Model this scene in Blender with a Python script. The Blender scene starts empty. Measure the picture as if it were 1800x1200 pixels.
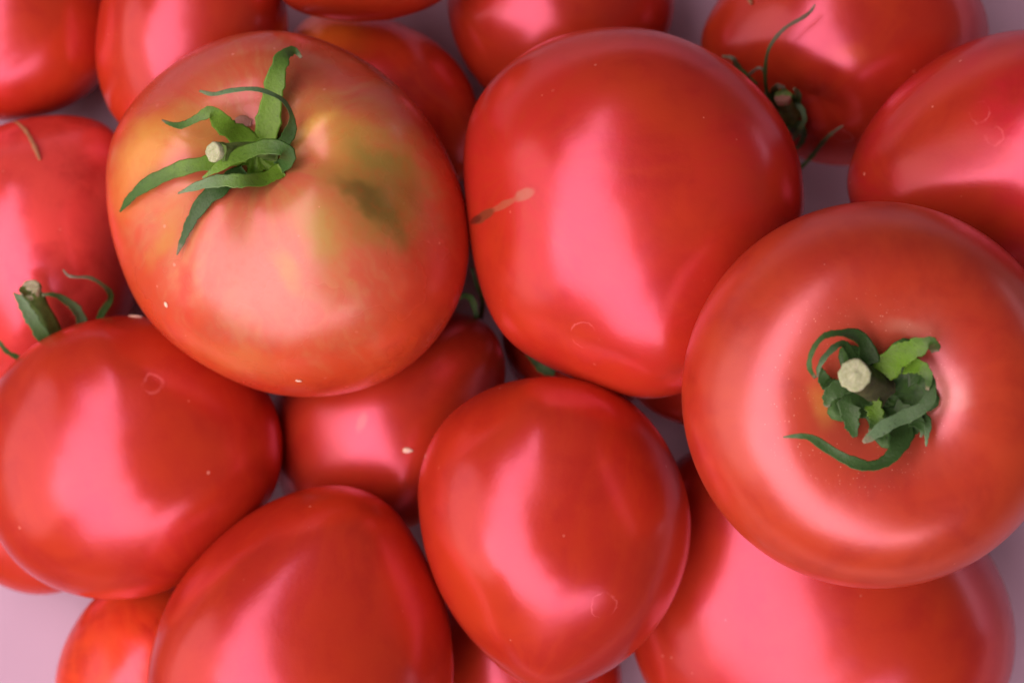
import bpy, math, random
import numpy as np
from mathutils import Vector, Matrix, noise
from mathutils.bvhtree import BVHTree

# ------------------------------------------------------------------ camera, world, lamps, exposure
SC = bpy.context.scene
COL = SC.collection
CAM_Z = 0.60                       # the camera hangs 60 cm above the tray and looks straight down
K = 0.000251                       # metres per photo pixel and metre of distance
cam_data = bpy.data.cameras.new('camera')
cam_data.sensor_width = 36.0
cam_data.lens = 36.0 / (1800 * K)
cam_data.clip_start = 0.01
cam_data.clip_end = 50
cam = bpy.data.objects.new('camera', cam_data)
COL.objects.link(cam)
cam.location = (0, 0, CAM_Z)
SC.camera = cam
cam_data.dof.use_dof = True
cam_data.dof.focus_distance = 0.49
cam_data.dof.aperture_fstop = 12.0

world = bpy.data.worlds.new('World')
SC.world = world
world.use_nodes = True
bg = world.node_tree.nodes['Background']
bg.inputs['Color'].default_value = (0.92, 0.80, 0.95, 1)
bg.inputs['Strength'].default_value = 0.05


def lamp(name, loc, target, sx, sy, watts, color, roll=0.0, shape='RECTANGLE'):
    d = bpy.data.lights.new(name, 'AREA')
    d.shape = shape
    d.size, d.size_y, d.energy, d.color = sx, sy, watts, color
    o = bpy.data.objects.new(name, d)
    COL.objects.link(o)
    o.location = loc
    q = (Vector(target) - Vector(loc)).to_track_quat('-Z', 'Y')
    o.rotation_euler = (q.to_matrix() @ Matrix.Rotation(roll, 3, 'Z')).to_euler()
    return o


# the window opening, an uneven L narrowing away from the viewer, as a fan of strips of one brightness
for (y0, y1, x0, x1) in ((0.95, 1.40, -0.62, -0.40), (0.50, 0.95, -0.92, -0.35), (0.05, 0.50, -1.20, -0.28), (-0.40, 0.05, -1.42, -0.20),
                         (-0.85, -0.40, -1.50, -0.08), (-1.30, -0.85, -1.42, 0.18), (-2.20, -1.30, -1.10, 1.05)):
    xc, yc = (x0 + x1) / 2, (y0 + y1) / 2
    lamp('window_light', (xc, yc, 1.25), (xc, yc, 0), x1 - x0, y1 - y0, 5.1 * math.pi * (x1 - x0) * (y1 - y0), (1.0, 0.63, 0.80))
lamp('side_light', (-2.2, -0.3, 0.95), (0, 0, 0.06), 3.4, 2.1, 24, (1.0, 0.80, 0.76), 0, 'ELLIPSE')
lamp('right_light', (1.9, 0.45, 0.13), (0, 0, 0.05), 1.6, 0.22, 1.6, (0.88, 0.84, 1.0))

vs = SC.view_settings
vs.view_transform = 'Standard'
vs.look = 'None'
vs.exposure = 0.0
vs.gamma = 1.0
vs.use_curve_mapping = False
SC.cycles.use_denoising = True
SC.cycles.max_bounces = 8


# ------------------------------------------------------------------ helpers
def at(px, py, z):
    """photo pixel -> world point on the level z"""
    s = K * (CAM_Z - z)
    return Vector(((px - 900) * s, (600 - py) * s, z))


def to_px(v):
    s = K * (CAM_Z - v[:, 2])
    return np.stack([v[:, 0] / s + 900, 600 - v[:, 1] / s], 1)


def mesh_obj(name, verts, faces, mats, parent=None, smooth=True, origin=(0, 0, 0), fm=None):
    me = bpy.data.meshes.new(name)
    o0 = Vector(origin)
    me.from_pydata([tuple(Vector(v) - o0) for v in verts], [], faces)
    for m in (mats if isinstance(mats, (list, tuple)) else [mats]):
        me.materials.append(m)
    if smooth:
        me.polygons.foreach_set('use_smooth', [True] * len(me.polygons))
    if fm:
        me.polygons.foreach_set('material_index', fm)
    me.update()
    o = bpy.data.objects.new(name, me)
    COL.objects.link(o)
    o.location = o0
    if parent is not None:
        o.parent = parent
        o.location = o0 - parent_world(parent)
    return o


def parent_world(p):
    v = Vector(p.location)
    while p.parent is not None:
        p = p.parent
        v += Vector(p.location)
    return v


def tag(o, label=None, cat=None, group=None, kind=None):
    if label: o['label'] = label
    if cat: o['category'] = cat
    if group: o['group'] = group
    if kind: o['kind'] = kind
    return o


# ------------------------------------------------------------------ node helpers
class NT:
    def __init__(s, name):
        s.m = bpy.data.materials.new(name)
        s.m.use_nodes = True
        s.t = s.m.node_tree
        s.n = s.t.nodes
        s.b = s.n['Principled BSDF']

    def link(s, a, b): s.t.links.new(a, b)

    def new(s, typ, **kw):
        n = s.n.new(typ)
        for k, v in kw.items(): setattr(n, k, v)
        return n

    def setin(s, n, i, v):
        if hasattr(v, 'links') or isinstance(v, bpy.types.NodeSocket): s.link(v, n.inputs[i])
        else: n.inputs[i].default_value = v

    def noise(s, vec, scale, detail=2, rough=0.5, dist=0.0):
        n = s.new('ShaderNodeTexNoise')
        s.link(vec, n.inputs['Vector'])
        n.inputs['Scale'].default_value = scale
        n.inputs['Detail'].default_value = detail
        n.inputs['Roughness'].default_value = rough
        n.inputs['Distortion'].default_value = dist
        return n

    def math(s, op, a, b=0.0, c=None, clamp=False):
        n = s.new('ShaderNodeMath', operation=op, use_clamp=clamp)
        s.setin(n, 0, a); s.setin(n, 1, b)
        if c is not None: s.setin(n, 2, c)
        return n.outputs[0]

    def vmath(s, op, a, b=None):
        n = s.new('ShaderNodeVectorMath', operation=op)
        s.setin(n, 0, a)
        if b is not None: s.setin(n, 1, b)
        return n

    def ramp(s, fac, lo, hi, a=0.0, b=1.0, smooth=True):
        n = s.new('ShaderNodeMapRange', interpolation_type='SMOOTHSTEP' if smooth else 'LINEAR')
        s.setin(n, 0, fac)
        for i, v in ((1, lo), (2, hi), (3, a), (4, b)): n.inputs[i].default_value = v
        return n.outputs[0]

    def mix(s, fac, a, b):
        n = s.new('ShaderNodeMix', data_type='RGBA')
        s.setin(n, 0, fac)
        for i, v in ((6, a), (7, b)):
            if isinstance(v, tuple): v = v if len(v) == 4 else (*v, 1)
            s.setin(n, i, v)
        return n.outputs[2]


RED = (0.38, 0.030, 0.0105)
RED_DEEP = (0.31, 0.020, 0.009)
ORANGE = (0.42, 0.046, 0.010)


def wob0(t, Ps):
    w = t.vmath('SUBTRACT', t.noise(Ps, 45, 3, .6).outputs['Color'], (.5, .5, .5)).outputs[0]
    return t.vmath('MULTIPLY', w, (.5, .5, .5)).outputs[0]


def skin_material(name, sp, surf):
    """waxy tomato skin; marks are placed in the fruit's own space"""
    t = NT(name)
    P = t.new('ShaderNodeTexCoord').outputs['Object']
    seed = sp.get('seed', 1) * 3.17
    Ps = t.vmath('ADD', P, (seed, seed * .7, seed * 1.3)).outputs[0]
    base = sp.get('red', RED)
    n1 = t.noise(Ps, 32, 3, .55).outputs['Fac']
    n2 = t.noise(Ps, 75, 4, .6, .4).outputs['Fac']
    c = t.mix(t.ramp(n1, .35, .70), base, sp.get('red2', ORANGE))
    c = t.mix(t.math('MULTIPLY', t.ramp(n2, .42, .72), .60), c, sp.get('deep', RED_DEEP))
    ax = Vector(sp['axis']).normalized()
    dt = t.vmath('DOT_PRODUCT', P, ax).outputs['Value']
    sc_ = t.new('ShaderNodeVectorMath', operation='SCALE'); sc_.inputs[0].default_value = ax; t.link(dt, sc_.inputs['Scale'])
    rad = t.vmath('NORMALIZE', t.vmath('SUBTRACT', P, sc_.outputs[0]).outputs[0]).outputs[0]
    rw = t.vmath('ADD', t.vmath('ADD', rad, wob0(t, Ps)).outputs[0], (seed, 0, 0)).outputs[0]
    streak = t.noise(rw, 4.5, 4, .65).outputs['Fac']
    c = t.mix(t.math('MULTIPLY', t.ramp(streak, .42, .70), .55), c, sp.get('red2', ORANGE))
    if 'shoulder' in sp:
        x, y, r0, r1 = sp['shoulder']
        p, nrm, s = surf(x, y)
        d = t.math('ADD', t.vmath('DISTANCE', P, p).outputs['Value'], t.math('MULTIPLY', t.math('SUBTRACT', streak, .5), .030))
        c = t.mix(t.math('MULTIPLY', t.ramp(d, r0 * s, r1 * s, 1, 0), .92), c,
                  t.mix(t.ramp(streak, .36, .62), (.50, .23, .075), (.52, .155, .065)))
    wob = t.vmath('SUBTRACT', t.noise(Ps, 70, 3, .6).outputs['Color'], (.5, .5, .5)).outputs[0]
    wobf = t.vmath('SUBTRACT', t.noise(Ps, 260, 3, .6).outputs['Color'], (.5, .5, .5)).outputs[0]
    for (x, y, rx, ry, ang, col, strength, soft, amp) in sp.get('blobs', ()):
        p, nrm, s = surf(x, y)
        if p is None: continue
        w = wobf if amp < 0 else wob
        q = t.new('ShaderNodeVectorMath', operation='MULTIPLY_ADD')
        t.link(w, q.inputs[0]); q.inputs[1].default_value = (abs(amp),) * 3; t.link(P, q.inputs[2])
        mp = t.new('ShaderNodeMapping', vector_type='TEXTURE')
        t.link(q.outputs[0], mp.inputs[0])
        mp.inputs[1].default_value = p
        mp.inputs[2].default_value = (0, 0, math.radians(-ang))
        mp.inputs[3].default_value = (rx * s, ry * s, 0.09)
        ln = t.vmath('LENGTH', mp.outputs[0]).outputs['Value']
        f = t.math('MULTIPLY', t.ramp(ln, 1.0 - soft, 1.0, 1, 0), strength)
        c = t.mix(f, c, col)
    rough_add = None
    for (x, y, r, w, str_, a0) in sp.get('rings', ()):
        str_ *= .36
        p, nrm, s = surf(x, y)
        if p is None: continue
        q = t.new('ShaderNodeVectorMath', operation='MULTIPLY_ADD')
        t.link(wobf, q.inputs[0]); q.inputs[1].default_value = (.0030,) * 3; t.link(P, q.inputs[2])
        d = t.vmath('DISTANCE', q.outputs[0], p).outputs['Value']
        f = t.ramp(t.math('ABSOLUTE', t.math('SUBTRACT', d, r * s)), 0, w * s, 1, 0)
        g = t.ramp(t.noise(t.vmath('ADD', Ps, (a0, a0, 0)).outputs[0], 230, 2).outputs['Fac'], .42, .62)
        f = t.math('MULTIPLY', t.math('MULTIPLY', f, g), str_)
        c = t.mix(f, c, (.80, .25, .20))
    # lenticels and dust: tiny pale specks
    vo = t.new('ShaderNodeTexVoronoi', feature='F1')
    t.link(Ps, vo.inputs['Vector']); vo.inputs['Scale'].default_value = 420
    sepc = t.new('ShaderNodeSeparateColor'); t.link(vo.outputs['Color'], sepc.inputs[0])
    keep = t.math('MULTIPLY', t.math('GREATER_THAN', sepc.outputs[0], sp.get('speck', .90)), t.ramp(t.noise(Ps, 50, 2).outputs['Fac'], .50, .66))
    sf = t.math('MULTIPLY', t.math('LESS_THAN', vo.outputs['Distance'], t.math('MULTIPLY', sepc.outputs[2], .20)), keep)
    c = t.mix(t.math('MULTIPLY', sf, .5), c, (.85, .42, .26))
    c = t.mix(t.math('MULTIPLY', t.ramp(t.noise(Ps, 420, 4, .7).outputs['Fac'], .45, .75), .22), c, sp.get('red2', ORANGE))
    if 'pores' in sp:          # band of fine pores round the stem hollow
        x, y, r0, r1 = sp['pores']
        p, nrm, s = surf(x, y)
        d = t.vmath('DISTANCE', P, p).outputs['Value']
        band = t.math('MULTIPLY', t.ramp(d, r0 * .6 * s, r0 * s), t.ramp(d, r1 * s, r1 * 1.5 * s, 1, 0))
        v2 = t.new('ShaderNodeTexVoronoi', feature='F1')
        t.link(Ps, v2.inputs['Vector']); v2.inputs['Scale'].default_value = 1700
        s2 = t.new('ShaderNodeSeparateColor'); t.link(v2.outputs['Color'], s2.inputs[0])
        k2 = t.math('GREATER_THAN', s2.outputs[1], .62)
        f2 = t.math('MULTIPLY', t.math('MULTIPLY', t.math('LESS_THAN', v2.outputs['Distance'], t.math('MULTIPLY', s2.outputs[2], .26)), k2), band)
        c = t.mix(t.math('MULTIPLY', f2, .55), c, (.85, .50, .30))
    t.link(c, t.b.inputs['Base Color'])
    rn = t.noise(Ps, 55, 3, .6).outputs['Fac']
    t.link(t.ramp(rn, .3, .7, sp.get('rough', .23) - .02, sp.get('rough', .23) + .03), t.b.inputs['Roughness'])
    t.b.inputs['IOR'].default_value = 1.5
    t.b.inputs['Specular IOR Level'].default_value = sp.get('spec', 1.08)
    t.b.inputs['Specular Tint'].default_value = sp.get('tint', (1.0, .49, .62, 1))
    t.b.inputs['Subsurface Weight'].default_value = .14
    t.b.inputs['Subsurface Radius'].default_value = (1.0, .16, .08)
    t.b.inputs['Subsurface Scale'].default_value = .006
    b1 = t.new('ShaderNodeBump'); b1.inputs['Strength'].default_value = .15; b1.inputs['Distance'].default_value = .0012
    t.link(t.noise(Ps, 60, 2, .5).outputs['Fac'], b1.inputs['Height'])
    b2 = t.new('ShaderNodeBump'); b2.inputs['Strength'].default_value = .10; b2.inputs['Distance'].default_value = .0002
    t.link(t.noise(Ps, 900, 3, .6).outputs['Fac'], b2.inputs['Height'])
    t.link(b1.outputs[0], b2.inputs['Normal'])
    t.link(b2.outputs[0], t.b.inputs['Normal'])
    gl = t.new('ShaderNodeBsdfAnisotropic')          # crimson halo round the highlights, put in as an added broad tinted gloss
    gl.inputs['Color'].default_value = sp.get('gleam', (.075, .002, .007, 1))
    gl.inputs['Roughness'].default_value = .31
    t.link(b2.outputs[0], gl.inputs['Normal'])
    ad = t.new('ShaderNodeAddShader')
    t.link(t.b.outputs[0], ad.inputs[0]); t.link(gl.outputs[0], ad.inputs[1])
    out = next(n for n in t.n if n.type == 'OUTPUT_MATERIAL')
    t.link(ad.outputs[0], out.inputs['Surface'])
    return t.m


def green_material(name, a, b, rough=.55, scale=400, speck=True):
    t = NT(name)
    P = t.new('ShaderNodeTexCoord').outputs['Object']
    n1 = t.noise(P, scale, 3, .6).outputs['Fac']
    c = t.mix(t.ramp(n1, .25, .75), a, b)
    if speck:
        n2 = t.noise(P, scale * 3, 3, .6).outputs['Fac']
        c = t.mix(t.math('MULTIPLY', t.ramp(n2, .58, .72), .5), c, tuple(x * .3 for x in a))
    t.link(c, t.b.inputs['Base Color'])
    t.b.inputs['Roughness'].default_value = rough
    t.b.inputs['Specular IOR Level'].default_value = .35
    t.b.inputs['Subsurface Weight'].default_value = .15
    t.b.inputs['Subsurface Radius'].default_value = (.3, 1, .1)
    t.b.inputs['Subsurface Scale'].default_value = .001
    bp = t.new('ShaderNodeBump'); bp.inputs['Strength'].default_value = .5; bp.inputs['Distance'].default_value = .0003
    t.link(t.noise(P, scale * 2.5, 4, .65).outputs['Fac'], bp.inputs['Height'])
    t.link(bp.outputs[0], t.b.inputs['Normal'])
    return t.m


# ------------------------------------------------------------------ tomato shape
def tomato_verts(sp, z, nu=128, nv=88):
    """fruit surface at centre height z; returns (verts array, faces, centre)"""
    th = np.linspace(0, math.pi, nv + 1)[1:-1]
    ph = np.linspace(0, 2 * math.pi, nu, endpoint=False)
    T, F = np.meshgrid(th, ph, indexing='ij')
    T = T.ravel(); F = F.ravel()
    T = np.concatenate([[0.0], T, [math.pi]]); F = np.concatenate([[0.0], F, [0.0]])
    sh = dict(crater=.16, cw=.30, lobes=5, la=.009, tip=0.0, tw=.5, flat=.90, noise=.012)
    sh.update(sp.get('shape', {}))
    seed = sp.get('seed', 1)
    k = sh['lobes']
    r = 1 + sh['la'] * np.cos(k * F + seed) * np.sin(T) * np.exp(-(T / 1.3) ** 2) * 2 \
        + sh['la'] * .6 * np.cos((k + 2) * F + seed * 2.3) * np.sin(T) * np.exp(-(T / .9) ** 2)
    r -= sh['crater'] * np.exp(-(T / sh['cw']) ** 2)
    r -= sh['crater'] * .10 * np.exp(-(T / (sh['cw'] * .5)) ** 2)
    r += sh['tip'] * np.exp(-((math.pi - T) / sh['tw']) ** 2)
    X = np.sin(T) * np.cos(F); Y = np.sin(T) * np.sin(F); Z = np.cos(T)
    rs = np.random.RandomState(int(seed * 13) + 5)
    for f in (1.7, 2.6, 3.9):
        a = rs.normal(size=3); b = rs.uniform(0, 6.28)
        a /= np.linalg.norm(a)
        r += sh['noise'] * np.sin(f * (X * a[0] + Y * a[1] + Z * a[2]) * 1.6 + b)
    V = np.stack([X * r, Y * r, Z * r * sh['flat']], 1)
    d = Vector(sp['axis']).normalized()
    q = Vector((0, 0, 1)).rotation_difference(d).to_matrix()
    V = V @ np.array(q).T
    V = V - (V.max(0) + V.min(0)) / 2
    out = np.array(sp['out'], float)
    cpx = np.array(sp.get('c', ((out[:, 0].max() + out[:, 0].min()) / 2, (out[:, 1].max() + out[:, 1].min()) / 2)))
    # outline as radius over azimuth, periodic and smoothed
    dx, dy = out[:, 0] - cpx[0], -(out[:, 1] - cpx[1])
    an = np.arctan2(dy, dx); ra = np.hypot(dx, dy)
    o = np.argsort(an); an = an[o]; ra = ra[o]
    NB = 180
    bins = (np.arange(NB) + .5) / NB * 2 * math.pi - math.pi
    tgt = np.interp(bins, np.concatenate([an - 2 * math.pi, an, an + 2 * math.pi]), np.tile(ra, 3))
    def smooth(x, s):
        f = np.fft.rfft(x); kk = np.arange(len(f))
        return np.fft.irfft(f * np.exp(-(kk / s) ** 2), len(x))
    tgt = smooth(tgt, sp.get('osm', 9))
    R = tgt.mean() * K * (CAM_Z - z)
    V *= R / (np.abs(V[:, :2]).max())
    hz = sp.get('k', .86) * R
    V[:, 2] *= hz / (V[:, 2].max())
    c = np.array(at(cpx[0], cpx[1], z))
    for it in range(6):
        W = V + c
        p = to_px(W) - cpx
        ang = np.arctan2(-p[:, 1], p[:, 0]); rad = np.hypot(p[:, 0], p[:, 1])
        bi = np.clip(((ang + math.pi) / (2 * math.pi) * NB).astype(int), 0, NB - 1)
        cur = np.zeros(NB); np.maximum.at(cur, bi, rad)
        cur = np.where(cur < tgt.mean() * .4, np.nan, cur)
        ok = ~np.isnan(cur)
        cur = np.interp(np.arange(NB), np.arange(NB)[ok], cur[ok], period=NB)
        cur = np.maximum(cur, np.maximum(np.roll(cur, 1), np.roll(cur, -1)) * .995)
        f = smooth(tgt / cur, 14)
        fm = f.mean()
        fv = np.interp((ang + math.pi) / (2 * math.pi) * NB - .5, np.arange(NB), f, period=NB)
        s = np.clip(rad / tgt.mean() / .9, 0, 1); s = s * s * (3 - 2 * s)
        g = fm + (fv - fm) * s
        V[:, 0] *= g; V[:, 1] *= g
    n = (nv - 1) * nu
    faces = []
    for i in range(nv - 2):
        b = 1 + i * nu
        for j in range(nu):
            j2 = (j + 1) % nu
            faces.append((b + j, b + nu + j, b + nu + j2, b + j2))
    for j in range(nu):
        j2 = (j + 1) % nu
        faces.append((0, 1 + j, 1 + j2))
        b = 1 + (nv - 2) * nu
        faces.append((b + j2, b + j, n + 1))
    return V + c, faces, c


def ell(cx, cy, rx, ry, rot=0.0, n=24, e=2.0):
    pts = []
    cr, sr = math.cos(math.radians(rot)), math.sin(math.radians(rot))
    for i in range(n):
        a = i / n * 2 * math.pi
        x, y = rx * math.cos(a), ry * math.sin(a)
        pts.append((cx + x * cr - y * sr, cy + x * sr + y * cr))
    return pts


# outline points are photo pixels; axis = where the stem end points (x right, y up the photo, z to the camera)
TOM = {
 'T9':  dict(out=ell(1030, 585, 148, 145), axis=(-.5, -.6, .1), seed=9, k=.9),
 'T21': dict(out=ell(1240, 628, 152, 122), axis=(.3, .2, -.6), seed=21, k=.6),
 'T20': dict(out=ell(905, 1200, 188, 200), axis=(.5, .5, -.3), seed=20, k=.85),
 'T8':  dict(out=[(478, 700), (476, 790), (490, 848), (512, 893), (560, 930), (640, 945), (710, 935), (760, 900), (830, 820), (875, 730), (893, 650), (880, 590), (840, 552), (770, 545), (690, 555), (600, 590), (535, 640)],
             axis=(.75, .65, .0), seed=8, k=1.05, rough=.30, spec=1.3, blobs=[(636, 742, 12, 26, 20, (.30, .17, .06), .7, .7, -.001)], shape=dict(tip=.03)),
 'T19': dict(out=ell(72, 870, 165, 175), axis=(.6, .3, -.3), seed=19, k=.62),
 'T18': dict(out=[(98, 1200), (128, 1105), (172, 1043), (230, 1010), (320, 1010), (400, 1060), (440, 1150), (440, 1260), (390, 1350), (290, 1395), (180, 1370), (110, 1300)],
             axis=(.3, -.6, .1), seed=18, k=.88, red=(.60, .045, .014), red2=(.72, .10, .018)),
 'T10': dict(out=[(0, 222), (60, 206), (120, 203), (165, 206), (212, 228), (236, 300), (246, 400), (246, 490), (225, 560), (170, 630), (90, 668), (0, 680), (-70, 620), (-120, 530), (-130, 430), (-110, 320), (-60, 250)],
             axis=(.1, .9, -.3), seed=10, k=.86, red=(.62, .065, .048), red2=(.64, .085, .05)),
 'T11': dict(out=[(206, 40), (203, 85), (188, 132), (152, 170), (100, 195), (50, 207), (0, 212), (-60, 205), (-120, 160), (-155, 80), (-150, 0), (-110, -70), (-40, -110), (50, -120), (130, -90), (190, -30)],
             axis=(-.2, .9, .1), seed=11, k=.86),
 'T12': dict(out=[(174, 140), (183, 180), (206, 218), (260, 250), (340, 258), (420, 230), (475, 160), (503, 80), (505, 20), (480, -60), (420, -115), (335, -130), (250, -110), (195, -50), (175, 40)],
             axis=(.2, .9, -.3), seed=12, k=.86),
 'T13': dict(out=[(500, 110), (508, 62), (535, 35), (572, 14), (640, 25), (720, 50), (785, 92), (828, 150), (846, 225), (832, 300), (760, 345), (680, 360), (600, 335), (535, 270), (505, 190)],
             axis=(-.55, .75, .1), seed=13, k=.82, osm=13, shape=dict(crater=.02, tip=0.0), red=(.50, .030, .014), red2=(.62, .075, .014),
             blobs=[(575, 50, 120, 70, 20, (.82, .20, .02), 1.0, .9, .012), (545, 40, 40, 30, 20, (.85, .36, .12), .8, .9, .006)]),
 'T14': dict(out=[(478, -30), (493, 5), (525, 25), (580, 33), (650, 35), (720, 25), (782, 2), (810, -50), (800, -120), (740, -180), (640, -205), (550, -185), (490, -120)],
             axis=(0, .9, -.2), seed=14, k=.9),
 'T15': dict(out=[(785, -20), (790, 40), (812, 100), (850, 155), (920, 200), (1000, 205), (1090, 165), (1150, 105), (1183, 40), (1186, -20), (1150, -90), (1080, -140), (980, -155), (880, -130), (815, -80)],
             axis=(.1, .8, -.5), seed=15, k=.84),
 'T16': dict(out=[(1222, 72), (1235, 40), (1262, 5), (1300, -50), (1370, -105), (1470, -130), (1580, -115), (1680, -60), (1730, 0), (1742, 70), (1715, 150), (1650, 220), (1570, 275), (1480, 292), (1400, 275), (1320, 220), (1250, 140)],
             axis=(-.35, -.62, .70), seed=16, k=.90, shape=dict(crater=.12, cw=.24, la=.008),
             blobs=[(1487, 97, 50, 30, 10, (.62, .15, .03), .5, .95, .004)], rings=[(1482, 240, 18, 4, .5, 0)]),
 'T17': dict(c=(1830, 300), out=[(1478, 350), (1483, 300), (1503, 255), (1555, 178), (1610, 128), (1680, 85), (1750, 60), (1820, 52), (1920, 68), (2010, 120), (2065, 210), (2070, 330), (2020, 430), (1930, 490), (1810, 510), (1700, 495), (1600, 460), (1520, 410)],
             axis=(.7, .2, -.4), seed=17, k=1.0, red=(.44, .016, .022), rings=[(1722, 196, 21, 4, .6, 1), (1747, 240, 16, 4, .55, 2)]),
 'T7':  dict(c=(1455, 1030), out=[(1104, 1110), (1112, 1145), (1132, 1196), (1180, 1270), (1270, 1340), (1400, 1385), (1540, 1380), (1670, 1330), (1755, 1250), (1788, 1160), (1788, 1085), (1760, 1005), (1700, 920), (1600, 845), (1470, 795), (1350, 765), (1240, 772), (1160, 830), (1115, 940), (1104, 1040)],
             axis=(-.2, -.8, .1), seed=7, k=.78),
 'T5':  dict(out=[(-22, 720), (0, 660), (50, 612), (130, 572), (230, 555), (320, 572), (400, 615), (460, 670), (493, 735), (497, 800), (485, 865), (440, 925), (380, 975), (315, 1028), (250, 1050), (180, 1052), (110, 1040), (50, 1010), (0, 958), (-25, 880), (-32, 800)],
             axis=(-.5, .86, -.05), seed=5, k=.74, rings=[(268, 674, 17, 5, .8, 3)]),
 'T6':  dict(out=[(256, 1210), (270, 1130), (300, 1050), (365, 965), (440, 900), (520, 860), (592, 847), (660, 864), (708, 905), (750, 985), (782, 1060), (795, 1150), (790, 1250), (760, 1360), (690, 1450), (590, 1500), (480, 1500), (370, 1440), (290, 1340)],
             axis=(-.25, -.95, .0), seed=6, k=.74, shape=dict(tip=.08, tw=.6), osm=11),
 'T2':  dict(c=(1110, 375), osm=13, out=[(812, 250), (822, 210), (850, 155), (910, 100), (985, 62), (1070, 47), (1160, 55), (1250, 92), (1330, 150), (1385, 225), (1412, 310), (1412, 390), (1390, 470), (1350, 545), (1300, 615), (1240, 672), (1180, 700), (1120, 700), (1050, 682), (990, 656), (940, 632), (890, 598), (860, 550), (838, 480), (826, 400), (815, 320)],
             axis=(.7, -.2, -.5), seed=2, k=.74, red=(.44, .028, .015),
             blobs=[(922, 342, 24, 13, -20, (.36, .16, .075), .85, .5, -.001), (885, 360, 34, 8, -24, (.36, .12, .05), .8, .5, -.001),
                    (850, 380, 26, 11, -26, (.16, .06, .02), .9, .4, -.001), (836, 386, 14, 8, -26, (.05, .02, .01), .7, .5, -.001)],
             rings=[(1028, 590, 26, 2.5, 1.0, 5)]),
 'T1':  dict(out=[(185, 300), (190, 250), (215, 205), (270, 140), (340, 90), (410, 62), (480, 52), (545, 63), (610, 90), (680, 135), (745, 205), (790, 280), (817, 350), (826, 430), (815, 510), (780, 580), (730, 635), (660, 678), (590, 694), (520, 697), (450, 685), (380, 652), (310, 608), (255, 555), (215, 470), (192, 390)],
             c=(505, 385), axis=(-.13, .42, .90), seed=4, k=.76, osm=12, shape=dict(crater=.27, cw=.24, lobes=5, la=.032, noise=.018),
             red=(.48, .046, .016), red2=(.54, .09, .02), rough=.27, spec=.75, speck=.90,
             gleam=(.015, .002, .002, 1), tint=(1.0, .74, .70, 1), shoulder=(490, 330, 170, 380),
             blobs=[(250, 270, 80, 150, 20, (.70, .40, .06), .85, .9, .012),
                    (345, 240, 110, 85, 0, (.70, .40, .08), .8, .9, .012),
                    (330, 110, 150, 70, -30, (.60, .12, .07), .8, .9, .02),
                    (470, 490, 170, 150, 0, (.54, .25, .13), .9, .9, .02),
                    (600, 250, 160, 90, 40, (.58, .32, .06), .9, .8, .02),
                    (665, 320, 175, 120, 50, (.44, .31, .055), .95, .8, .02),
                    (685, 345, 110, 120, -30, (.36, .24, .045), .7, .95, .02),
                    (662, 358, 105, 34, 36, (.19, .20, .030), .75, .98, .014),
                    (705, 415, 62, 34, 62, (.20, .19, .030), .65, .98, .014),
                    (672, 282, 105, 30, 22, (.30, .28, .045), .75, .98, .012),
                    (735, 345, 60, 26, 50, (.28, .19, .035), .6, .95, .010),
                    (630, 345, 85, 26, 40, (.20, .16, .028), .8, .9, .012),
                    (565, 400, 60, 110, -20, (.46, .37, .07), .9, .95, .012),
                    (505, 480, 80, 34, 50, (.52, .36, .09), .8, .9, .012),
                    (290, 420, 36, 90, 30, (.60, .30, .05), .8, .9, .01),
                    (215, 430, 26, 120, -15, (.62, .09, .025), .7, .9, .01),
                    (325, 510, 18, 90, 0, (.62, .06, .03), .7, .9, .01),
                    (420, 630, 150, 40, 18, (.62, .20, .05), .7, .9, .01),
                    (760, 480, 80, 160, 10, (.50, .05, .02), .7, .9, .02),
                    (545, 225, 75, 22, -35, (.72, .52, .09), .9, .9, .006),
                    (560, 120, 140, 55, 20, (.48, .08, .04), .6, .9, .02),
                    (483, 268, 72, 56, 0, (.34, .28, .05), .7, .7, .006)]),
 'T4':  dict(out=[(732, 870), (738, 820), (760, 765), (800, 718), (860, 683), (920, 665), (980, 662), (1050, 674), (1110, 705), (1160, 760), (1195, 830), (1214, 900), (1213, 960), (1195, 1025), (1165, 1085), (1120, 1140), (1060, 1185), (1000, 1212), (960, 1220), (915, 1205), (880, 1178), (835, 1130), (790, 1068), (758, 1000), (740, 930)],
             axis=(.15, .9, -.25), seed=3, k=.80, osm=14, shape=dict(tip=.06, tw=.45), rings=[(1060, 1064, 24, 2.5, 1.0, 4)]),
 'T3':  dict(out=ell(1540, 694, 342, 340), axis=(.03, 0, 1), seed=33, k=.68, shape=dict(crater=.44, cw=.50, lobes=5, la=.008, noise=.006),
             gleam=(.02, .001, .002, 1), red=(.42, .040, .014), red2=(.47, .062, .014), rough=.30, spec=1.6, tint=(1.0, .60, .58, 1), pores=(1505, 690, 95, 135),
             blobs=[(1545, 690, 215, 205, 0, (.56, .13, .06), .5, .6, .012), (1545, 690, 110, 95, 0, (.50, .20, .07), .35, .6, .008), (1672, 690, 60, 60, 0, (.62, .30, .19), .85, .9, .012),
                    (1600, 585, 70, 26, 10, (.60, .26, .14), .6, .9, .008),
                    (1445, 715, 34, 60, -25, (.60, .30, .05), .6, .9, .006)]),
}
TOM['T1']['blobs'] = [b[:5] + (tuple(v * .84 for v in b[5]),) + b[6:] for b in TOM['T1']['blobs']]
ORDER = ['T9', 'T21', 'T20', 'T8', 'T19', 'T18', 'T10', 'T11', 'T13', 'T12', 'T14', 'T15', 'T16', 'T17', 'T7', 'T5', 'T6', 'T2', 'T1', 'T4', 'T3']
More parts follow.
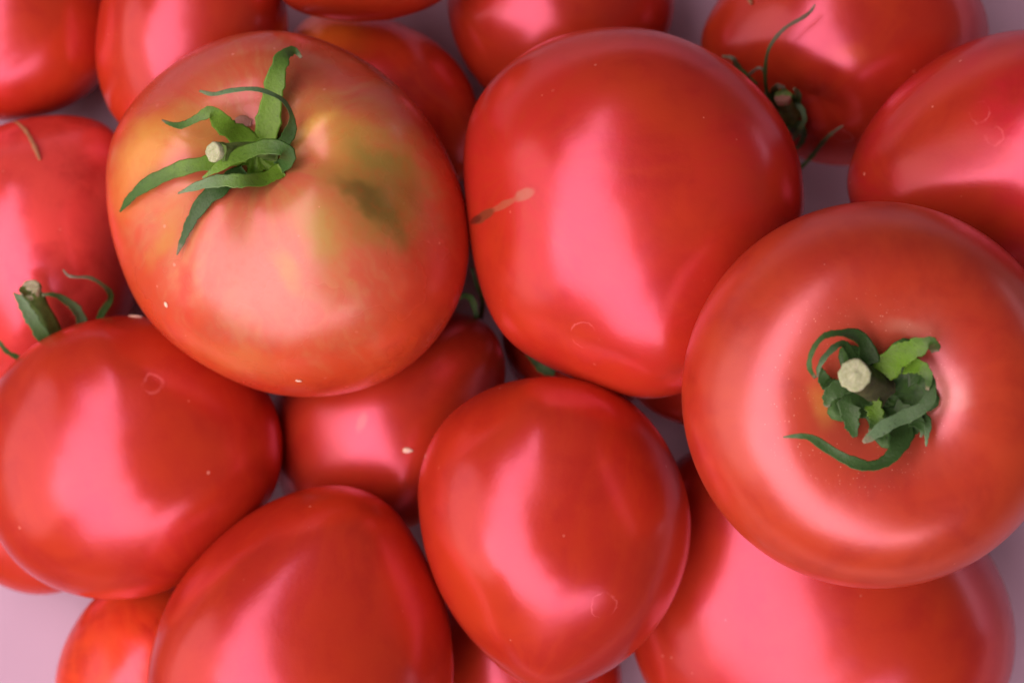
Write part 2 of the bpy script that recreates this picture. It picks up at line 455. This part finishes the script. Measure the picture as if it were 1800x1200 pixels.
ZC = {'T21': 0.042, 'T9': 0.0192, 'T20': 0.0238, 'T8': 0.0301, 'T19': 0.0155, 'T18': 0.0237, 'T10': 0.0269, 'T11': 0.022, 'T13': 0.0204, 'T12': 0.035, 'T14': 0.047, 'T15': 0.0231, 'T16': 0.0293, 'T17': 0.0704, 
      'T7': 0.0358, 'T5': 0.0514, 'T6': 0.0631, 'T2': 0.071, 'T1': 0.0664, 'T4': 0.0692, 'T3': 0.103}
# END OF SHAPES

LABEL = {
 'T9':  'tomato almost wholly hidden in the dark gap under the large centre tomato',
 'T21': 'deep red sliver of tomato in shade between the large centre tomato and the stem-on one',
 'T20': 'deeply shaded tomato low at the bottom edge, beneath the heart-shaped tomato',
 'T8':  'shaded red tomato under the green-shouldered one, a small scar in its square highlight',
 'T19': 'tomato showing only as a thin dark pink crescent below the lower left tomato',
 'T18': 'bright orange-red tomato at the bottom left beside the bare pale tray',
 'T10': 'red tomato at the left edge with a dry brown thread on its top',
 'T11': 'red tomato cut off by the top left corner',
 'T12': 'red tomato at the top with a tall narrow pink highlight',
 'T13': 'dim tomato with a bright orange pointed tip, behind the green-shouldered one',
 'T14': 'tomato cut by the top edge of the photo above the orange-tipped one',
 'T15': 'tomato at the top edge with a wide pink highlight, behind the large centre tomato',
 'T16': 'red tomato at the top right with a thin curly withered calyx',
 'T17': 'pinkish red tomato cut by the right edge, with two round water marks',
 'T7':  'large tomato at the bottom right, lying under the one seen stem-on',
 'T5':  'red tomato at lower left, its thick green stem sticking up behind it',
 'T6':  'long red tomato at the bottom left, narrowing upwards to a blunt point',
 'T2':  'large plain red tomato at the centre top with a brown scratch on its left side',
 'T1':  'large tomato with yellow and green shoulders and a spreading green calyx',
 'T4':  'heart-shaped red tomato at the bottom centre, its tip pointing down',
 'T3':  'large orange-red tomato seen stem-on, with a deep stem hollow and pale round stem end',
}
GROUP = 'tomatoes piled on the tray'

# ------------------------------------------------------------------ tray and tabletop
t = NT('tray_glaze')
P = t.new('ShaderNodeTexCoord').outputs['Object']
c = t.mix(t.ramp(t.noise(P, 9, 3, .5).outputs['Fac'], .35, .65), (.37, .31, .33), (.43, .36, .38))
c = t.mix(t.math('MULTIPLY', t.ramp(t.noise(P, 420, 3, .7).outputs['Fac'], .62, .74), .25), c, (.40, .30, .34))
t.link(c, t.b.inputs['Base Color'])
t.b.inputs['Roughness'].default_value = .32
bp = t.new('ShaderNodeBump'); bp.inputs['Strength'].default_value = .25; bp.inputs['Distance'].default_value = .0006
t.link(t.noise(P, 90, 3, .5).outputs['Fac'], bp.inputs['Height']); t.link(bp.outputs[0], t.b.inputs['Normal'])
TRAY = t.m


def rounded_rect(hx, hy, r, z, n=10):
    pts = []
    for (cx, cy, a0) in ((hx - r, hy - r, 0), (-hx + r, hy - r, 90), (-hx + r, -hy + r, 180), (hx - r, -hy + r, 270)):
        for i in range(n + 1):
            a = math.radians(a0 + 90 * i / n)
            pts.append((cx + r * math.cos(a), cy + r * math.sin(a), z))
    return pts


def build_tray():
    prof = [(.150, .104, .030, 0.0), (.156, .110, .034, .0012), (.161, .115, .038, .006), (.164, .118, .040, .014),
            (.168, .122, .043, .034), (.172, .126, .046, .056), (.1745, .1285, .048, .0585), (.179, .133, .051, .0585),
            (.180, .134, .052, .0565), (.177, .131, .050, .052), (.171, .125, .046, .014), (.166, .120, .042, -.001), (.150, .104, .030, -.003)]
    tray = bpy.data.objects.new('tray', None)
    COL.objects.link(tray)
    tag(tray, 'pale lilac white tray showing in the gaps between the tomatoes', 'tray')
    rings_ = [rounded_rect(a + .035, b + .035, r, z) for a, b, r, z in prof]
    n = len(rings_[0])
    V = [p for r in rings_ for p in r]
    F = []
    for i in range(len(rings_) - 1):
        for j in range(n):
            j2 = (j + 1) % n
            F.append((i * n + j, i * n + j2, (i + 1) * n + j2, (i + 1) * n + j))
    mesh_obj('rim', V, F, TRAY, tray)
    V = rings_[0] + [(x, y, -.003) for x, y, z in rings_[0]]
    F = [tuple(range(n)), tuple(reversed(range(n, 2 * n)))]
    mesh_obj('tray_bottom', V, F, TRAY, tray, smooth=False)


build_tray()
t = NT('tabletop_wood')
P = t.new('ShaderNodeTexCoord').outputs['Object']
mp = t.new('ShaderNodeMapping'); t.link(P, mp.inputs[0]); mp.inputs[3].default_value = (1, 12, 1)
c = t.mix(t.noise(mp.outputs[0], 8, 5, .6, 1.0).outputs['Fac'], (.30, .22, .16), (.46, .36, .28))
t.link(c, t.b.inputs['Base Color']); t.b.inputs['Roughness'].default_value = .5
V = [(x, y, z) for z in (-.034, -.004) for x, y in ((-.8, -.6), (.8, -.6), (.8, .6), (-.8, .6))]
F = [(3, 2, 1, 0), (4, 5, 6, 7), (0, 1, 5, 4), (1, 2, 6, 5), (2, 3, 7, 6), (3, 0, 4, 7)]
tag(mesh_obj('tabletop', V, F, t.m, smooth=False), kind='structure')

# ------------------------------------------------------------------ the fruit
SURF = {}
ROOT = {}
HAS_CALYX = {'T1', 'T3', 'T5', 'T16', 'T8', 'T9'}
for key in ORDER:
    sp = TOM[key]
    big = key in ('T1', 'T2', 'T3', 'T4', 'T5', 'T6', 'T7')
    V, F, c = tomato_verts(sp, ZC[key], 224 if big else 144, 150 if big else 96)
    tree = BVHTree.FromPolygons([tuple(v) for v in V], F)

    def surf_world(px, py, tree=tree):
        d = (at(px, py, 0) - Vector((0, 0, CAM_Z))).normalized()
        p, nrm, i, dist = tree.ray_cast(Vector((0, 0, CAM_Z)), d)
        return p, nrm

    SURF[key] = surf_world
    c3 = Vector(c)

    def surf_local(px, py, f=surf_world, c3=c3):
        p, nrm = f(px, py)
        if p is None: return None, None, None
        return p - c3, nrm, K * (CAM_Z - p.z)

    mat = skin_material('tomato_skin', sp, surf_local)
    if key in HAS_CALYX:
        root = bpy.data.objects.new('tomato', None)
        COL.objects.link(root)
        root.location = Vector((c[0], c[1], V[:, 2].min()))
        mesh_obj('fruit', V, F, mat, root, origin=c3)
    else:
        root = mesh_obj('tomato', V, F, mat, origin=c3)
    tag(root, LABEL[key], 'tomato', GROUP)
    ROOT[key] = root

# ------------------------------------------------------------------ calyx pieces
G_FRESH, G_DARK, G_GREY, G_TIP = (.135, .34, .022), (.042, .135, .024), (.13, .28, .11), (.17, .16, .09)
FRESH = green_material('sepal_fresh', (.085, .22, .016), (.15, .36, .022))
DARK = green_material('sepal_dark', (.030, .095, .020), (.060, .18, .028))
BLADES = {}


def blade_material(a, b, tip=None):
    """sepal green running from its base colour a to its end colour b, with veins, pores and a dry tip"""
    key = (a, b, tip)
    if key in BLADES: return BLADES[key]
    t = NT('sepal_green')
    P = t.new('ShaderNodeTexCoord').outputs['Object']
    al = t.new('ShaderNodeAttribute', attribute_name='along').outputs['Fac']
    ac = t.new('ShaderNodeAttribute', attribute_name='across').outputs['Fac']
    n1 = t.noise(P, 260, 4, .65).outputs['Fac']
    n2 = t.noise(P, 1500, 3, .6).outputs['Fac']
    u = t.math('ADD', al, t.math('MULTIPLY', t.math('SUBTRACT', n1, .5), .5))
    c = t.mix(t.ramp(u, .15, .85), a, b)
    c = t.mix(t.math('MULTIPLY', t.ramp(n1, .35, .75), .35), c, tuple(x * .55 for x in a))
    c = t.mix(t.math('MULTIPLY', t.ramp(ac, .0, .35, 1, 0), .28), c, tuple(min(1, x * 1.8) for x in a))
    c = t.mix(t.math('MULTIPLY', t.ramp(n2, .58, .70), .45), c, (.02, .045, .01))
    tc = tip or (.20, .22, .11)
    c = t.mix(t.math('MULTIPLY', t.ramp(u, .88, 1.02), .85), c, tc)
    t.link(c, t.b.inputs['Base Color'])
    t.b.inputs['Roughness'].default_value = .5
    t.b.inputs['Specular IOR Level'].default_value = .35
    t.b.inputs['Subsurface Weight'].default_value = .12
    t.b.inputs['Subsurface Radius'].default_value = (.3, 1, .1)
    t.b.inputs['Subsurface Scale'].default_value = .0008
    bp = t.new('ShaderNodeBump'); bp.inputs['Strength'].default_value = .6; bp.inputs['Distance'].default_value = .0003
    t.link(t.noise(P, 1100, 4, .65).outputs['Fac'], bp.inputs['Height'])
    t.link(bp.outputs[0], t.b.inputs['Normal'])
    BLADES[key] = t.m
    return t.m


DRY = green_material('dry_thread', (.28, .13, .045), (.38, .20, .08), .75)
CUT3 = green_material('cut_stem_fresh', (.44, .58, .30), (.30, .42, .18), .7, 1300, True)
CUT = green_material('cut_stem', (.50, .75, .42), (.34, .58, .28), .6, 700, False)
STEM = green_material('stem_skin', (.08, .18, .03), (.15, .30, .06), .6)
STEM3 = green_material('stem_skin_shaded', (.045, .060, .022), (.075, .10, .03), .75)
CORK = green_material('cork', (.30, .15, .09), (.42, .26, .17), .8, 500)


def spline(pts, n):
    """Catmull-Rom through rows of pts"""
    P = np.array(pts, float)
    P = np.vstack([2 * P[0] - P[1], P, 2 * P[-1] - P[-2]])
    out = []
    m = len(P) - 3
    for i in range(n + 1):
        u = i / n * m
        k = min(int(u), m - 1); f = u - k
        a, b, c_, d = P[k], P[k + 1], P[k + 2], P[k + 3]
        out.append(.5 * ((2 * b) + (-a + c_) * f + (2 * a - 5 * b + 4 * c_ - d) * f * f + (-a + 3 * b - 3 * c_ + d) * f ** 3))
    return np.array(out)


def world_pts(key, pts, lift0=0.0):
    """rows (px, py, height above the skin in mm, ...) -> world rows"""
    rows = []
    lastz = None
    for r in pts:
        p, nrm = SURF[key](r[0], r[1])
        z = p.z if p is not None else (lastz if lastz is not None else ZC[key])
        lastz = z
        z += r[2] * .001 + lift0
        w = at(r[0], r[1], z)
        rows.append([w.x, w.y, w.z] + list(r[3:]))
    return rows


def blade(name, rows, mats, parent, n=36, curl=.35, thick=.16, seed=0, abs_z=False):
    """sepal: tapered blade. rows: x, y, z, width (px), roll (deg)"""
    S = spline(rows, n)
    rnd = random.Random(seed)
    V = []; F = []
    m = 10
    px = K * .5
    for i in range(n + 1):
        c_ = Vector(S[i, :3])
        t_ = Vector(S[min(i + 1, n), :3]) - Vector(S[max(i - 1, 0), :3])
        t_.normalize()
        side = t_.cross(Vector((0, 0, 1)))
        if side.length < .2: side = side + Vector((1e-3, 0, 0))
        side.normalize()
        roll = math.radians(S[i, 4])
        side = (Matrix.Rotation(roll, 3, t_) @ side).normalized()
        nrm = side.cross(t_).normalized()
        w = max(S[i, 3], .8) * px * .5
        w1 = w * (1 + .10 * math.sin(i * .9 + seed) + .04 * math.sin(i * 2.7 + 2 * seed) + .08 * rnd.uniform(-1, 1))
        th = max(w * thick, .00018)
        for j in range(m):
            a = 2 * math.pi * j / m
            u = math.cos(a); v = math.sin(a)
            rib = .5 * max(0, 1 - abs(u) * 3) * (1 if v > 0 else .3)
            V.append(c_ + side * (u * w1) + nrm * (v * th * (1 - .6 * u * u) + curl * w * (u * u - .5) + rib * th * .8))
    for i in range(n):
        for j in range(m):
            j2 = (j + 1) % m
            F.append((i * m + j, i * m + j2, (i + 1) * m + j2, (i + 1) * m + j))
    V.append(Vector(S[0, :3])); V.append(Vector(S[n, :3]))
    a, b = len(V) - 2, len(V) - 1
    for j in range(m):
        j2 = (j + 1) % m
        F.append((a, j2, j)); F.append((b, n * m + j, n * m + j2))
    if isinstance(mats, (list, tuple)): mats = blade_material(*mats)
    o = mesh_obj(name, V, F, mats, parent, origin=rows[0][:3])
    al = o.data.attributes.new('along', 'FLOAT', 'POINT')
    ac = o.data.attributes.new('across', 'FLOAT', 'POINT')
    al.data.foreach_set('value', [i / n for i in range(n + 1) for j in range(m)] + [0.0, 1.0])
    ac.data.foreach_set('value', [abs(math.cos(2 * math.pi * j / m)) for i in range(n + 1) for j in range(m)] + [0.0, 0.0])
    return o


def tube(name, rows, mat, parent, n=24, m=14, ridges=5, ra=.10, seed=0, cap=True):
    """rows: x, y, z, radius(m)"""
    S = spline(rows, n)
    V = []; F = []
    ref = Vector((.3, .2, 1))
    for i in range(n + 1):
        t_ = (Vector(S[min(i + 1, n), :3]) - Vector(S[max(i - 1, 0), :3])).normalized()
        a_ = t_.cross(ref).normalized(); b_ = t_.cross(a_)
        for j in range(m):
            a = 2 * math.pi * j / m
            r = S[i, 3] * (1 + ra * math.cos(ridges * a + seed) + .05 * math.sin(i * .8 + j * 1.7 + seed))
            V.append(Vector(S[i, :3]) + a_ * (math.cos(a) * r) + b_ * (math.sin(a) * r))
    for i in range(n):
        for j in range(m):
            j2 = (j + 1) % m
            F.append((i * m + j, i * m + j2, (i + 1) * m + j2, (i + 1) * m + j))
    F.append(tuple(range(m)))
    F.append(tuple(reversed(range(n * m, (n + 1) * m))))
    return mesh_obj(name, V, F, mat, parent, origin=rows[0][:3])


def cut_disc(center, axis, r, parent, seed=0, mat=None):
    """rough sawn end of a stem: rings with an uneven rim and a small pith"""
    rnd = random.Random(seed)
    ax = Vector(axis).normalized()
    a_ = ax.cross(Vector((.31, .2, .1))).normalized(); b_ = ax.cross(a_)
    m = 22
    prof = [(.96, -.7), (1.02, -.10), (.97, .02), (.84, .06), (.62, .03), (.40, .03), (.22, .09)]
    V = []; F = []
    jit = [rnd.uniform(-.06, .06) for _ in range(m)]
    for (q, h) in prof:
        for j in range(m):
            a = 2 * math.pi * j / m
            rr = r * q * (1 + jit[j] * q + .04 * math.cos(4 * a + seed))
            V.append(Vector(center) + a_ * math.cos(a) * rr + b_ * math.sin(a) * rr + ax * (r * (h + rnd.uniform(-.018, .018))))
    V.append(Vector(center) + ax * r * .15)
    for i in range(len(prof) - 1):
        for j in range(m):
            j2 = (j + 1) % m
            F.append((i * m + j, i * m + j2, (i + 1) * m + j2, (i + 1) * m + j))
    for j in range(m):
        F.append(((len(prof) - 1) * m + j, (len(prof) - 1) * m + (j + 1) % m, len(V) - 1))
    return mesh_obj('cut_end', V, F, mat or CUT, parent, origin=center)


def hub(key, px, py, lift, rad_px, parent, arms=6, seed=0, mat=None, rot=0.0):
    """star-shaped base of the calyx following the skin"""
    V = []; F = []
    rings_ = 7; m = 48
    p0, n0 = SURF[key](px, py)
    for i in range(rings_ + 1):
        q = i / rings_
        for j in range(m):
            a = 2 * math.pi * j / m
            star = 1 + .30 * math.cos(arms * (a + rot)) * q
            x = px + math.cos(a) * rad_px * q * star; y = py + math.sin(a) * rad_px * q * star
            p, nn = SURF[key](x, y)
            z = p.z if p else p0.z
            zz = max(z + .0012, p0.z + lift * .001 * (1 - q * .45)) + .0004 * math.sin(j * 1.3 + i + seed)
            V.append(at(x, y, zz))
    for i in range(rings_):
        for j in range(m):
            j2 = (j + 1) % m
            F.append((i * m + j, (i + 1) * m + j, (i + 1) * m + j2, i * m + j2))
    nb = len(V)
    for v in list(V): V.append(v - Vector((0, 0, .0009)))
    for f in list(F): F.append(tuple(k + nb for k in reversed(f)))
    for j in range(m):
        j2 = (j + 1) % m
        F.append((rings_ * m + j, nb + rings_ * m + j, nb + rings_ * m + j2, rings_ * m + j2))
    return mesh_obj('calyx', V, F, mat or FRESH, parent, origin=at(px, py, p0.z))


# --- the green-shouldered tomato
R1 = ROOT['T1']
hb = hub('T1', 455, 268, 2.2, 44, R1, 6, 1, FRESH, .3)
SEP1 = [
 ([(462, 262, 3, 46, 0), (471, 220, 3.5, 44, 0), (480, 165, 4.5, 38, 0), (488, 125, 7, 32, 10), (500, 97, 9, 24, 20), (518, 90, 8, 14, 20), (530, 102, 6, 5, 10)], [G_FRESH, G_DARK]),
 ([(492, 262, 2, 30, 0), (508, 235, 5, 24, 20), (512, 205, 8, 13, 50), (500, 180, 10, 12, 55), (478, 166, 11, 12, 45), (446, 157, 11, 12, 40), (405, 160, 9, 10, 30), (375, 166, 8, 9, 20), (351, 160, 7, 4, 0)], [G_DARK, G_GREY]),
 ([(450, 262, 3, 44, 0), (424, 240, 4, 40, 0), (397, 222, 7, 36, -10), (374, 197, 11, 26, -25), (352, 205, 10, 15, -10), (322, 220, 7, 14, 20), (300, 218, 5, 8, 10), (285, 211, 5, 3, 0)], [G_FRESH, G_DARK, G_TIP]),
 ([(430, 275, 3, 26, 0), (395, 280, 3.5, 28, 0), (362, 287, 4, 27, 0), (320, 296, 4, 26, 0), (267, 319, 3.5, 24, 0), (232, 345, 3, 16, 0), (211, 372, 2, 4, 0)], [G_FRESH, G_DARK, G_DARK]),
 ([(430, 300, 2, 26, 0), (392, 325, 2.5, 32, 0), (362, 350, 2.2, 29, 0), (338, 385, 2, 20, 0), (322, 420, 2, 12, 0), (311, 448, 2, 3, 0)], [G_DARK, G_DARK]),
 ([(495, 298, 3, 26, 0), (465, 314, 6, 26, 10), (425, 318, 8, 26, 15), (385, 318, 8, 23, 10), (350, 326, 7, 16, 0), (313, 340, 6, 3, 0)], [G_FRESH, G_GREY]),
 ([(485, 296, 3, 22, 0), (504, 285, 7, 27, 10), (500, 264, 11, 30, 15), (470, 258, 13, 27, 10), (435, 267, 13, 26, 5), (400, 284, 12, 22, 0), (375, 300, 11, 12, 0), (356, 313, 10, 3, 0)], [G_DARK, G_FRESH, G_GREY]),
]
for i, (rows, ms) in enumerate(SEP1):
    blade('sepal', world_pts('T1', rows), ms, hb, seed=i + 1, curl=.30)
rows = world_pts('T1', [(478, 268, 1), (450, 262, 6), (420, 264, 8), (396, 268, 10), (384, 268, 11.5)])
st = tube('stem', [r + [x] for r, x in zip(rows, (.0022, .0016, .0017, .0021, .0023))], STEM, R1, seed=1)
e = Vector(rows[-1][:3])
cut_disc(e + Vector((-.0012, 0, .0006)), (-.62, -.05, .8), .0022, st, 3, CUT3)
rows = world_pts('T1', [(410, 222, .2, 14, 0), (425, 214, .6, 22, 0), (442, 216, .4, 14, 0)])
blade('cork_scar', rows, CORK, R1, n=10, seed=3)

# --- the tomato seen stem-on
R3 = ROOT['T3']
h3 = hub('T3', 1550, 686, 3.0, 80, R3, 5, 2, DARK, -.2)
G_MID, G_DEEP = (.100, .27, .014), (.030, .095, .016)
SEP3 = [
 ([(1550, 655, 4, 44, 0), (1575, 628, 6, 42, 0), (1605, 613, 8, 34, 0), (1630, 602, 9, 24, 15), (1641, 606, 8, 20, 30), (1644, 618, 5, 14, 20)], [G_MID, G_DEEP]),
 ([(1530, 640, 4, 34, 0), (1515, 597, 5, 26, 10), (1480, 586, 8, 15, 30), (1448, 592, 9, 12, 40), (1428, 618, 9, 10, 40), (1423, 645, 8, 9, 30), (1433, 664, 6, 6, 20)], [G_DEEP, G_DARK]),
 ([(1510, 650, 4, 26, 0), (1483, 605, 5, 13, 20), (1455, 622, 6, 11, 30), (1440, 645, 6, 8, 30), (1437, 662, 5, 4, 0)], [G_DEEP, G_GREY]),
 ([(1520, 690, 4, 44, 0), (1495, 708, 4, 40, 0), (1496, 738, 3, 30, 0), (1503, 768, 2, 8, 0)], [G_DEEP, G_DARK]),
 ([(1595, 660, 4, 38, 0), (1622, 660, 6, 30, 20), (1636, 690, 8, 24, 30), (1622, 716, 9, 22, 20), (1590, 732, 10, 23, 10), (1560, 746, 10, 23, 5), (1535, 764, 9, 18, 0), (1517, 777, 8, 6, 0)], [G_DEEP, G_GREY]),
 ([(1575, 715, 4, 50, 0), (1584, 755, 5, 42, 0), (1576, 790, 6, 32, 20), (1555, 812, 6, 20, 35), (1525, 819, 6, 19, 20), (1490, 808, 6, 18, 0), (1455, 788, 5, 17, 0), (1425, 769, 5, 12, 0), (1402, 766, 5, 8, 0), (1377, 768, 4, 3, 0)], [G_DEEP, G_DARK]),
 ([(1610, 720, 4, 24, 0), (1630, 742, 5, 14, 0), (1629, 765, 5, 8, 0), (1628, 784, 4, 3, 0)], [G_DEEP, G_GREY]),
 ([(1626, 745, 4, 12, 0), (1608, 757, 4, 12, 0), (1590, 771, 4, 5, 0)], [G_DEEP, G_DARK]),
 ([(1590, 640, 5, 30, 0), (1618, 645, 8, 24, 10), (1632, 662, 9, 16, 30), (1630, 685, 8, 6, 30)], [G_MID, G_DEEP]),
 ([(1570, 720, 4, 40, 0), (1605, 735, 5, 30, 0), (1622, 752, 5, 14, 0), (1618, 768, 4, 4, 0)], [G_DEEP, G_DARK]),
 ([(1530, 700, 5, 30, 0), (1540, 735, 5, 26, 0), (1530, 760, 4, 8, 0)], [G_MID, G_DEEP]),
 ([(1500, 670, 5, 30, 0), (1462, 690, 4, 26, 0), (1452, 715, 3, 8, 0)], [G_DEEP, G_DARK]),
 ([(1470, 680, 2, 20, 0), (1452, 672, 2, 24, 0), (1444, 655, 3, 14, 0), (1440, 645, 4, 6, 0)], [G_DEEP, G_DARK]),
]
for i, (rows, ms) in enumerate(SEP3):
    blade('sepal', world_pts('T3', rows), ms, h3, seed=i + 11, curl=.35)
rows = world_pts('T3', [(1538, 682, 1), (1526, 674, 4), (1512, 665, 7), (1501, 659, 9.5)])
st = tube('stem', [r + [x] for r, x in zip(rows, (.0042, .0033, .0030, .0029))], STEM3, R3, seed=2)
cut_disc(Vector(rows[-1][:3]) + Vector((0, 0, .0013)), (-.05, .03, 1), .0033, st, 8, CUT3)

# --- stem of the lower left tomato, standing up behind its shoulder
R5 = ROOT['T5']
z5 = ZC['T5']
rows = [list(at(108, 625, z5 - .002)) + [.0040], list(at(88, 585, z5 + .002)) + [.0030], list(at(70, 545, z5 + .005)) + [.0026],
        list(at(58, 520, z5 + .008)) + [.0024], list(at(52, 506, z5 + .010)) + [.0025]]
st = tube('stem', rows, STEM, R5, ridges=6, ra=.13, seed=4)
cut_disc(Vector(rows[-1][:3]), (-.25, .55, .8), .0025, st, 12, green_material('cut_stem_dry', (.46, .52, .28), (.22, .28, .11), .8, 1100, True))
c5 = tube('calyx', [list(at(118, 640, z5 - .006)) + [.004], list(at(110, 628, z5 - .003)) + [.0065], list(at(106, 620, z5 - .001)) + [.0045]], DARK, R5, n=8, m=20, ridges=5, ra=.3)
for i, (rows, ms) in enumerate([
 ([(100, 625, .004, 26, 0), (72, 585, .009, 26, 0), (50, 550, .012, 24, 0), (36, 527, .013, 16, 10), (24, 515, .013, 4, 20)], [G_DARK, G_GREY]),
 ([(150, 600, 0, 22, 0), (146, 572, .001, 21, 20), (134, 544, .004, 20, 30), (110, 525, .007, 14, 30), (92, 518, .009, 10, 30), (74, 518, .010, 6, 20)], [G_GREY, G_DARK]),
 ([(165, 585, -.002, 14, 0), (178, 552, 0, 13, 20), (194, 524, .003, 15, 50), (186, 506, .006, 10, 40), (160, 489, .009, 8, 30), (134, 487, .010, 6, 30), (120, 484, .010, 6, 0), (111, 474, .011, 3, 0)], [G_DARK, G_TIP]),
 ([(60, 640, 0, 12, 0), (37, 630, .001, 10, 0), (14, 619, .003, 9, 0), (1, 604, .005, 8, 0), (-8, 590, .006, 4, 0)], [G_DARK, G_DARK]),
]):
    rr = [list(at(r[0], r[1], z5 + r[2])) + [r[3], r[4]] for r in rows]
    blade('sepal', rr, ms, c5, seed=i + 31)

# --- withered calyx of the top right tomato
R16 = ROOT['T16']
h16 = hub('T16', 1386, 195, 2, 24, R16, 5, 4, DARK)
for i, (rows, ms) in enumerate([
 ([(1372, 192, 2, 12, 0), (1352, 172, 5, 9, 0), (1345, 140, 8, 7, 0), (1350, 90, 10, 7, 0), (1376, 53, 9, 7, 0), (1410, 32, 7, 7, 0), (1425, 20, 6, 6, 0), (1433, 8, 6, 3, 0)], [G_DARK, G_TIP]),
 ([(1394, 178, 3, 16, 0), (1408, 190, 5, 12, 20), (1414, 209, 6, 10, 20), (1406, 228, 6, 10, 0), (1392, 248, 5, 6, 0)], [G_GREY, G_GREY]),
 ([(1402, 300, 3, 7, 0), (1424, 278, 5, 9, 0), (1450, 246, 6, 8, 0), (1468, 230, 6, 6, 0), (1482, 221, 5, 3, 0)], [G_DARK, G_TIP]),
 ([(1356, 180, 2, 6, 0), (1316, 142, 4, 6, 0), (1326, 124, 6, 6, 0), (1338, 120, 6, 6, 0), (1344, 132, 5, 4, 0)], [G_TIP, G_TIP]),
 ([(1330, 150, 2, 8, 0), (1300, 122, 4, 12, 0), (1288, 103, 6, 9, 0), (1270, 99, 6, 4, 0)], [G_DARK, G_TIP]),
 ([(1380, 215, 2, 26, 0), (1395, 222, 3, 26, 0), (1400, 240, 2, 10, 0)], [G_DARK, G_DARK]),
 ([(1368, 185, 2, 20, 0), (1360, 165, 5, 18, 10), (1366, 152, 7, 12, 20), (1380, 154, 7, 5, 20)], [G_DARK, G_TIP]),
 ([(1395, 185, 3, 22, 0), (1402, 168, 5, 16, 10), (1396, 156, 7, 8, 20)], [G_DARK, G_GREY]),
 ([(1362, 178, 2, 12, 0), (1345, 168, 4, 9, 0), (1332, 172, 5, 7, 0), (1322, 184, 5, 4, 0)], [G_TIP, G_TIP]),
 ([(1400, 215, 3, 16, 0), (1412, 232, 4, 14, 0), (1408, 252, 3, 10, 0), (1398, 262, 2, 4, 0)], [G_DARK, G_DARK]),
]):
    blade('sepal', world_pts('T16', rows), ms, h16, seed=i + 41)
rows = world_pts('T16', [(1390, 205, 1), (1384, 190, 4), (1378, 176, 7), (1376, 170, 8)])
st = tube('stem', [r + [x] for r, x in zip(rows, (.0024, .0020, .0019, .0021))], STEM, R16, seed=6)
cut_disc(Vector(rows[-1][:3]), (-.2, .75, .7), .0020, st, 5, CORK)

# --- dark sepals of the two shaded tomatoes deep in the gaps
for key, sets in (('T8', [[(838, 560, 1, 10, 0), (830, 527, 3, 12, 0), (815, 520, 4, 10, 0), (800, 530, 4, 4, 0)],
                          [(845, 560, 1, 10, 0), (848, 530, 3, 9, 0), (838, 500, 6, 9, 0), (829, 470, 8, 4, 0)]]),
                  ('T9', [[(975, 655, 2, 14, 0), (955, 648, 3, 20, 0), (938, 632, 3, 14, 0), (925, 622, 3, 4, 0)]])):
    for i, rows in enumerate(sets):
        blade('sepal', world_pts(key, rows), DARK, ROOT[key], seed=i + 51)

# ------------------------------------------------------------------ small loose things
rows = world_pts('T10', [(25, 214, .2, 7, 0), (42, 226, 1.0, 8, 0), (55, 246, 1.4, 8, 0), (63, 264, 1.0, 9, 0), (70, 281, .5, 5, 0)])
tag(blade('dry_thread', rows, DRY, None, seed=61, curl=.1, thick=.5), 'thin dry brown thread lying on the tomato at the left edge', 'plant thread')
rows = world_pts('T16', [(1314, -10, .8, 8, 0), (1317, 0, 1.2, 9, 0), (1321, 8, .8, 5, 0)])
tag(blade('dry_stub', rows, DRY, None, n=12, seed=62, curl=.1, thick=.6), 'tiny brown dry stub at the top edge on the top right tomato', 'plant scrap')
SEEDM = green_material('seed_coat', (.72, .58, .34), (.80, .70, .48), .45, 900, False)
for i, (key, x, y, L, Wd, ang, lab) in enumerate([
    ('T1', 293, 535, 11, 8, 60, 'small pale seed on the left flank of the green-shouldered tomato'),
    ('T1', 525, 668, 12, 5, 15, 'thin pale seed near the bottom of the green-shouldered tomato'),
    ('T8', 717, 791, 19, 10, 5, 'pale flat seed on the shaded tomato beside its highlight'),
    ('T5', 238, 557, 26, 7, 8, 'long whitish seed on top of the lower left tomato')]):
    p, nrm = SURF[key](x, y)
    if p is None: continue
    s = K * (CAM_Z - p.z)
    bm_v = []; bm_f = []
    nu, nv = 14, 9
    M = nrm.to_track_quat('Z', 'Y').to_matrix()
    d = Matrix.Rotation(math.radians(-ang), 3, nrm) @ (Vector((1, 0, 0)) - nrm * nrm.x).normalized()
    e2 = nrm.cross(d)
    for a in range(nv + 1):
        tt = math.pi * a / nv
        for b in range(nu):
            f = 2 * math.pi * b / nu
            w = Wd * (1 - .35 * math.cos(tt))
            bm_v.append(p + nrm * .0002 + d * (math.cos(tt) * L / 2 * s) + e2 * (math.sin(tt) * math.cos(f) * w / 2 * s) + nrm * (math.sin(tt) * math.sin(f) * Wd * .28 * s))
    for a in range(nv):
        for b in range(nu):
            b2 = (b + 1) % nu
            bm_f.append((a * nu + b, (a + 1) * nu + b, (a + 1) * nu + b2, a * nu + b2))
    tag(mesh_obj('seed', bm_v, bm_f, SEEDM, origin=p), lab, 'seed', 'loose tomato seeds')
